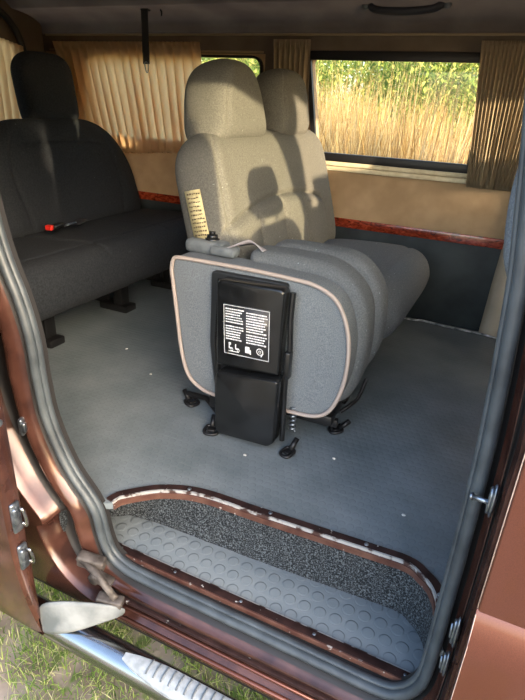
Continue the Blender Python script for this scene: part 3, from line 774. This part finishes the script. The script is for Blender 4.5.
# yellowed sticker on the side of the backrest
def local_panel(name, T, wd, ht, m, th=.0012):
    bm = bmesh.new(); add_box(bm, (0, 0, 0), (wd, th, ht), 0); bmesh.ops.transform(bm, matrix=T, verts=bm.verts); return obj(name, bm, m)
TL = Matrix.Translation((-.912, 1.458, .665)) @ Matrix.Rotation(R_(-14), 4, 'Y')
stk = Q_(local_panel('sticker', TL, .058, .155, m_yellow)); stk['label'] = 'yellowed printed sticker on the side'
bm = bmesh.new(); rr = random.Random(5)
for row in range(11):
    z = .066-row*.0128; x = -.022
    while x < .020:
        wd = rr.uniform(.003, .009); add_box(bm, (x+wd/2, -.0012, z+rr.uniform(-.001, .001)), (wd, .0006, rr.uniform(.003, .006)))
        x += wd+.002
bmesh.ops.transform(bm, matrix=TL, verts=bm.verts)
pr = obj('printing', bm, m_ink); pr.parent = stk

# ------------------------------------------------------------ tipped-up near seat with label cover
ts = empty('folded_seat', (-.64, 1.42, 0)); tag(ts, 'grey folded tip-up seat standing on its side with black instruction cover', 'folding seat')
def F_(o): return child(o, ts)
pipe = [(-.941, .515), (-.935, .54), (-.921, .552), (-.86, .554), (-.782, .555), (-.665, .555), (-.539, .551), (-.463, .544), (-.401, .514), (-.365, .455), (-.347, .376), (-.348, .279), (-.367, .197), (-.395, .150), (-.44, .128), (-.517, .122), (-.62, .110), (-.766, .104), (-.836, .115), (-.885, .155), (-.910, .238), (-.926, .376), (-.937, .47)]
pl = [(p.x, p.z) for p in catmull([(a, 0, b) for a, b in pipe], 4, True)]
XZf = Matrix(((1, 0, 0, 0), (0, 0, 1, 0), (0, 1, 0, 0), (0, 0, 0, 1)))
F_(pillow('seat_base_panel', pl, XZf, 1.462, 1.355, .012, m_fab2, bulge=.006))['label'] = 'flat grey panel edged with beige piping'
F_(tube('piping', [(x, 1.353, z) for x, z in pl], .0065, m_pipe, seg=8, closed=True))['label'] = 'beige piping round the panel'
def grow(pl_, k, dx=0, dz=0): 
    c = Vector((-.64, .33)); return [tuple(c+(Vector(p)-c)*k+Vector((dx, dz))) for p in pl_]
F_(pillow('seat_cushion', rpoly([(-.715, .13), (-.36, .12), (-.315, .30), (-.335, .50), (-.44, .585), (-.60, .590), (-.725, .585)], [.03, .09, .15, .12, .12, .05, .03], 8), XZf, 1.57, 1.44, .035, m_fab))['label'] = 'folded grey cushion behind the panel'
F_(pillow('backrest', rpoly([(-.68, .15), (-.38, .14), (-.300, .30), (-.315, .50), (-.40, .592), (-.60, .598), (-.695, .590)], [.03, .09, .15, .12, .12, .05, .03], 8), XZf, 1.665, 1.545, .04, m_fab))['label'] = 'folded grey backrest behind the cushion'
# black recess strip down the panel
F_(plate('recess_strip', rpoly([(-.765, .10), (-.538, .10), (-.545, .30), (-.540, .538), (-.785, .537), (-.790, .30)], [.005, .005, .02, .012, .012, .02], 4), [], m_plast_r, XZ(1.345), .022, .003))
# covers
cv = F_(plate('upper_cover', rpoly([(-.742, .255), (-.532, .268), (-.528, .537), (-.744, .530)], [.008, .008, .022, .022], 5), [], m_plast, XZ(1.315), .05, .009)); cv['label'] = 'upper black cover with printed label'
lc = F_(plate('lower_cover', rpoly([(-.738, .030), (-.725, .012), (-.548, .020), (-.528, .040), (-.522, .262), (-.738, .238)], [.01, .01, .01, .01, .02, .02], 5), [], m_plast, XZ(1.305), .06, .011)); lc['label'] = 'lower plain black cover'
for x in (-.752, -.518):
    F_(tube('side_rail', catmull([(x, 1.325, .03), (x, 1.32, .15), (x, 1.318, .28), (x-(.004 if x < -.6 else -.006), 1.322, .33), (x, 1.325, .44), (x, 1.33, .52)], 4), .009, m_plast, seg=8))
F_(box('hinge_block', (-.514, 1.318, .30), (.020, .03, .09), m_plast, bev=.006))
lb = local_panel('label_plate', Matrix.Translation((-.640, 1.2895, .385)) @ Matrix.Rotation(R_(-2), 4, 'Y'), .150, .160, m_label); lb.parent = cv; 
lb['label'] = 'black label with white border and tiny white text'
TLb = Matrix.Translation((-.640, 1.288, .385)) @ Matrix.Rotation(R_(-2), 4, 'Y')
bm = bmesh.new(); rr = random.Random(11)
for c, s in (((0, 0, .077), (.148, .0006, .0014)), ((0, 0, -.077), (.148, .0006, .0014)), ((.0735, 0, 0), (.0014, .0006, .154)), ((-.0735, 0, 0), (.0014, .0006, .154))): add_box(bm, c, s)
def lines(x0, x1, ztop, n, dz=.0082):
    for k in range(n):
        z = ztop-k*dz; x = x0; end = x1-rr.uniform(0, (x1-x0)*.25)
        while x < end:
            wd = rr.uniform(.0025, .008); h_ = rr.uniform(.0028, .0042); add_box(bm, (x+wd/2, 0, z), (wd, .0006, h_)); x += wd+.0013
lines(-.068, -.008, .066, 6); lines(-.068, -.008, .012, 6); lines(.000, .068, .062, 8); lines(.000, .068, -.006, 4)
# three small pictograms along the bottom
def ring2(cx_, cz_, r0, r1, a0=0, a1=2*PI, n=14):
    for k in range(n):
        p, q = a0+(a1-a0)*k/n, a0+(a1-a0)*(k+1)/n
        bm.faces.new([bm.verts.new((cx_+r*math.cos(a), -.0004, cz_+r*math.sin(a))) for r, a in ((r0, p), (r1, p), (r1, q), (r0, q))])
for x in (-.052, -.030): add_box(bm, (x, 0, -.058), (.012, .0006, .004)); add_box(bm, (x-.005, 0, -.050), (.003, .0006, .014)); ring2(x+.004, -.062, .003, .0045)
add_box(bm, (-.042, 0, -.068), (.036, .0006, .0018)); add_box(bm, (-.055, 0, -.044), (.008, .0006, .008))
add_box(bm, (.004, 0, -.054), (.014, .0006, .020)); add_box(bm, (.014, 0, -.060), (.004, .0006, .014))
ring2(.045, -.052, .009, .011); ring2(.045, -.052, .003, .0045); add_box(bm, (.052, 0, -.062), (.003, .0006, .014), rot=(0, .5, 0))
bmesh.ops.transform(bm, matrix=TLb, verts=bm.verts)
pm = obj('printing', bm, m_white, cv, False); pm['label'] = 'white print and pictograms'
# base frame, feet, springs
bm = bmesh.new(); add_box(bm, (-.64, 1.44, .085), (.50, .05, .035), .006); add_box(bm, (-.50, 1.50, .075), (.20, .14, .05), .012); add_box(bm, (-.44, 1.46, .06), (.12, .02, .03), .004)
add_box(bm, (-.78, 1.42, .07), (.06, .12, .05), .01); F_(obj('base_frame', bm, m_metal_b, auto=40))
def foot(x, y, yaw, k=1):
    bm = bmesh.new(); add_tube(bm, catmull([(-.018*k, -.012, .006), (.018*k, -.012, .006), (.018*k, .022, .012), (-.018*k, .022, .012)], 4, True), .0055, 8, closed=True); add_box(bm, (0, .008, .010), (.026*k, .026, .008), .002)
    add_tube(bm, [(0, .02, .012), (0, .05, .04)], .009, 8)
    bmesh.ops.rotate(bm, cent=(0, 0, 0), matrix=Euler((0, 0, yaw)).to_matrix(), verts=bm.verts); bmesh.ops.translate(bm, vec=(x, y, 0), verts=bm.verts)
    F_(obj('floor_hook', bm, m_metal_b))
foot(-.755, 1.285, .3); foot(-.488, 1.295, -.3, .8); foot(-.905, 1.41, 1.2); foot(-.40, 1.50, -1.0)
bm = bmesh.new(); sp_ = [(-.500+.010*math.cos(a*.9), 1.36+.010*math.sin(a*.9), .05+.0022*a) for a in range(0, 44)]; add_tube(bm, sp_, .0028, 6); F_(obj('spring', bm, m_steel))
F_(tube('release_lever', catmull([(-.40, 1.55, .05), (-.375, 1.58, .07), (-.36, 1.62, .085), (-.35, 1.66, .14)], 4), .007, m_metal_b, seg=8))
F_(tube('floor_bar', [(-.93, 1.42, .035), (-.84, 1.40, .05), (-.78, 1.37, .03)], .010, m_metal_b, seg=8))
# plastic recliner pivot on top and strap loop
bm = bmesh.new(); add_box(bm, (-.875, 1.47, .572), (.14, .085, .045), .016); add_box(bm, (-.80, 1.44, .572), (.09, .05, .03), .010); F_(obj('pivot_housing', bm, m_greyplast))
bm = bmesh.new()
for r, z0, h in ((.026, .595, .010), (.020, .604, .016), (.012, .616, .010)):
    g = bmesh.ops.create_cone(bm, cap_ends=True, segments=20, radius1=r, radius2=r*.92, depth=h); bmesh.ops.translate(bm, vec=(-.862, 1.47, z0), verts=g['verts'])
F_(obj('pivot_knob', bm, m_plast))
bm = bmesh.new(); pr_ = catmull([(-.80, 1.43, .580), (-.765, 1.44, .598), (-.725, 1.455, .616), (-.70, 1.46, .606), (-.672, 1.45, .590)], 5)
A = [bm.verts.new(p+Vector((0, -.006, 0))) for p in pr_]; B = [bm.verts.new((p.x, p.y+.025, .585+(p.z-.585)*.4)) for p in pr_]
for i in range(len(pr_)-1): bm.faces.new((A[i], A[i+1], B[i+1], B[i]))
o = F_(obj('pull_strap', bm, m_strap)); o.modifiers.new('t', 'SOLIDIFY').thickness = .003

# ------------------------------------------------------------ sliding door slid back (far left)
sl = empty('sliding_door', (-1.5, .63, -.30)); tag(sl, 'brown sliding door pushed back, its latch edge at the left border', 'vehicle door')
def door_y(z):   # outer skin curves inward towards the bottom
    return .605+.040*max(0, (-z+.05)/.35)**2
bm = bmesh.new(); zs = [-.315+(.02*0)+i*(1.25+.315)/24 for i in range(25)]
xe = -.893
rws = []
for z in zs:
    yo = door_y(z); x0 = xe+.004*max(0, z)
    rws.append([bm.verts.new(v) for v in ((-2.05, yo, z), (-1.5, yo, z), (x0-.02, yo, z), (x0-.004, yo+.003, z), (x0, yo+.010, z), (x0, .648, z), (x0-.004, .655, z), (x0-.05, .658, z), (-2.05, .658, z))])
for a, b in zip(rws, rws[1:]):
    for k in range(8): bm.faces.new((a[k], a[k+1], b[k+1], b[k]))
    bm.faces.new((a[8], a[0], b[0], b[8]))
bm.faces.new(rws[0]); bm.faces.new(rws[-1])
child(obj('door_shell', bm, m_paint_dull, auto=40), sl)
def door_latch(z, h, label):
    bm = bmesh.new(); add_box(bm, (-.889, .633, z), (.010, .026, h), .005); add_box(bm, (-.884, .628, z+h*.1), (.012, .012, h*.5), .004)
    o = child(obj('latch', bm, m_steel), sl); 
    bm = bmesh.new(); add_tube(bm, catmull([(-.880, .640, z-h*.2), (-.872, .644, z-h*.3), (-.868, .642, z), (-.874, .640, z+h*.3), (-.880, .640, z+h*.2)], 4), .004, 8); q = obj('latch_hook', bm, m_chrome); q.parent = o
    o['label'] = label
door_latch(.105, .085, 'upper of the two low latches'); door_latch(-.015, .075, 'lowest latch'); 
for z in (.395, .36): 
    bm = bmesh.new(); bmesh.ops.create_uvsphere(bm, u_segments=12, v_segments=8, radius=.009); bmesh.ops.scale(bm, vec=(.5, 1, 1), verts=bm.verts); bmesh.ops.translate(bm, vec=(-.888, .634, z), verts=bm.verts); child(obj('bolt', bm, m_steel), sl)
# striker on rear pillar and roller bracket
bm = bmesh.new(); add_box(bm, (-1.03, .80, .215), (.012, .03, .05), .005, rot=(0, 0, .4)); add_box(bm, (-1.02, .795, .215), (.012, .014, .03), .004, rot=(0, 0, .4))
tag(obj('door_catch', bm, m_steel), 'small steel catch on the left pillar beside the sliding door', 'door catch')
# grey flap / lower arm
lf = empty('lower_door_arm', (-.78, .72, -.2)); tag(lf, 'dirty grey lower arm with rubber flap below the left door pillar', 'door arm')
bm = bmesh.new()
gp = [[(-.905, .66, -.215), (-.86, .67, -.190), (-.80, .69, -.178), (-.74, .72, -.185), (-.695, .75, -.205)],
      [(-.905, .655, -.265), (-.86, .66, -.250), (-.80, .675, -.232), (-.745, .705, -.220), (-.690, .748, -.215)],
      [(-.900, .655, -.312), (-.865, .655, -.300), (-.80, .67, -.268), (-.755, .695, -.245), (-.70, .74, -.228)]]
vv = [[bm.verts.new(p) for p in r] for r in gp]
for a, b in zip(vv, vv[1:]):
    for k in range(4): bm.faces.new((a[k], a[k+1], b[k+1], b[k]))
o = child(obj('flap', bm, m_flap), lf); md = o.modifiers.new('s', 'SUBSURF'); md.levels = md.render_levels = 2; o.modifiers.new('t', 'SOLIDIFY').thickness = .005
m_grime = noise_mat('grimy_casting', (.03, .024, .020), (.12, .105, .095), 30, .55, metal=.3, bump=.6, bscale=60, detail=9)
bm = bmesh.new(); add_box(bm, (-.735, .742, -.195), (.07, .03, .022), .004, rot=(0, .1, .3)); add_box(bm, (-.83, .785, -.145), (.075, .03, .045), .006, rot=(.2, .2, .3)); add_box(bm, (-.775, .768, -.168), (.05, .03, .02), .004, rot=(0, .3, .2)); add_tube(bm, [(-.86, .77, -.13), (-.80, .765, -.15), (-.72, .745, -.185)], .010, 8); child(obj('roller_bracket', bm, m_grime), lf)
bm = bmesh.new(); add_tube(bm, [(-.80, .752, -.168), (-.80, .775, -.168)], .016, 14); child(obj('roller', bm, m_grime), lf)
# dark wheel-arch side below left pillar
# lower slide rail of the sill
lr = tag(box('slide_rail', (-.40, .775, -.217), (.78, .012, .010), m_trim, bev=.002), 'dark brown slide rail let into the painted sill below the doorway', 'door rail')

# ------------------------------------------------------------ side step bar
sb = empty('side_step', (-.4, .70, -.33)); tag(sb, 'polished steel side step tube with a ribbed grey foot pad', 'side step')
pts = [(-1.02, .70, -.330), (-.9, .695, -.322), (-.7, .69, -.315), (-.4, .69, -.315), (0, .69, -.315), (.6, .69, -.315)]
child(tube('tube', catmull(pts, 4), .041, m_chrome, seg=24), sb)
bm = bmesh.new(); N = 30; ring0 = []; y0, z0, R0 = .69, -.315, .0425
def on_tube(x, a, r=R0): return (x, y0-math.sin(a)*r, z0+math.cos(a)*r)
rows = []
for i in range(31):
    x = -.645+i*.035; wv = min(1, (i+.3)/4)**.5; a0, a1 = .25-.75*wv, .25+.85*wv
    rows.append([bm.verts.new(on_tube(x, a0+(a1-a0)*k/10, R0+(.004 if 0 < k < 10 else 0)-(.0015 if (i % 3 == 0 and 2 < k < 8) else 0))) for k in range(11)])
for a, b in zip(rows, rows[1:]):
    for k in range(10): bm.faces.new((a[k], a[k+1], b[k+1], b[k]))
pd = child(obj('foot_pad', bm, noise_mat('grey_step_rubber', (.22, .24, .25), (.32, .34, .35), 60, .5), None, True, 30), sb)
bm = bmesh.new()
for i in range(10):
    x = -.57+i*.022
    if x < -.30 or True:
        add_tube(bm, [on_tube(x, -.25+.1*k, R0+.005) for k in range(0, 9)], .0022, 6)
q = obj('grip_rib', bm, m_greyplast); q['kind'] = 'stuff'; child(q, sb); q.parent = pd; q.matrix_parent_inverse = pd.matrix_parent_inverse.inverted() @ Matrix.Identity(4) if False else Matrix.Identity(4)

# small pale debris on the floor
for x, y, wh in ((-1.40, 1.66, 'just in front of the rear bench legs'), (-.60, 1.23, 'right below the black cover of the folded seat'), (-.35, 1.35, 'right of the folded seat'), (-1.17, 1.52, 'midway between rear bench and folded seat'), (-.10, 1.20, 'above the right step corner')):
    bm = bmesh.new(); bmesh.ops.create_icosphere(bm, subdivisions=1, radius=.005); bmesh.ops.scale(bm, vec=(1.3, 1, .5), verts=bm.verts); bmesh.ops.translate(bm, vec=(x, y, .003), verts=bm.verts)
    tag(obj('pebble', bm, m_pebble), 'tiny pale grit on the floor, '+wh, 'grit', 'bits of grit on the rubber floor')
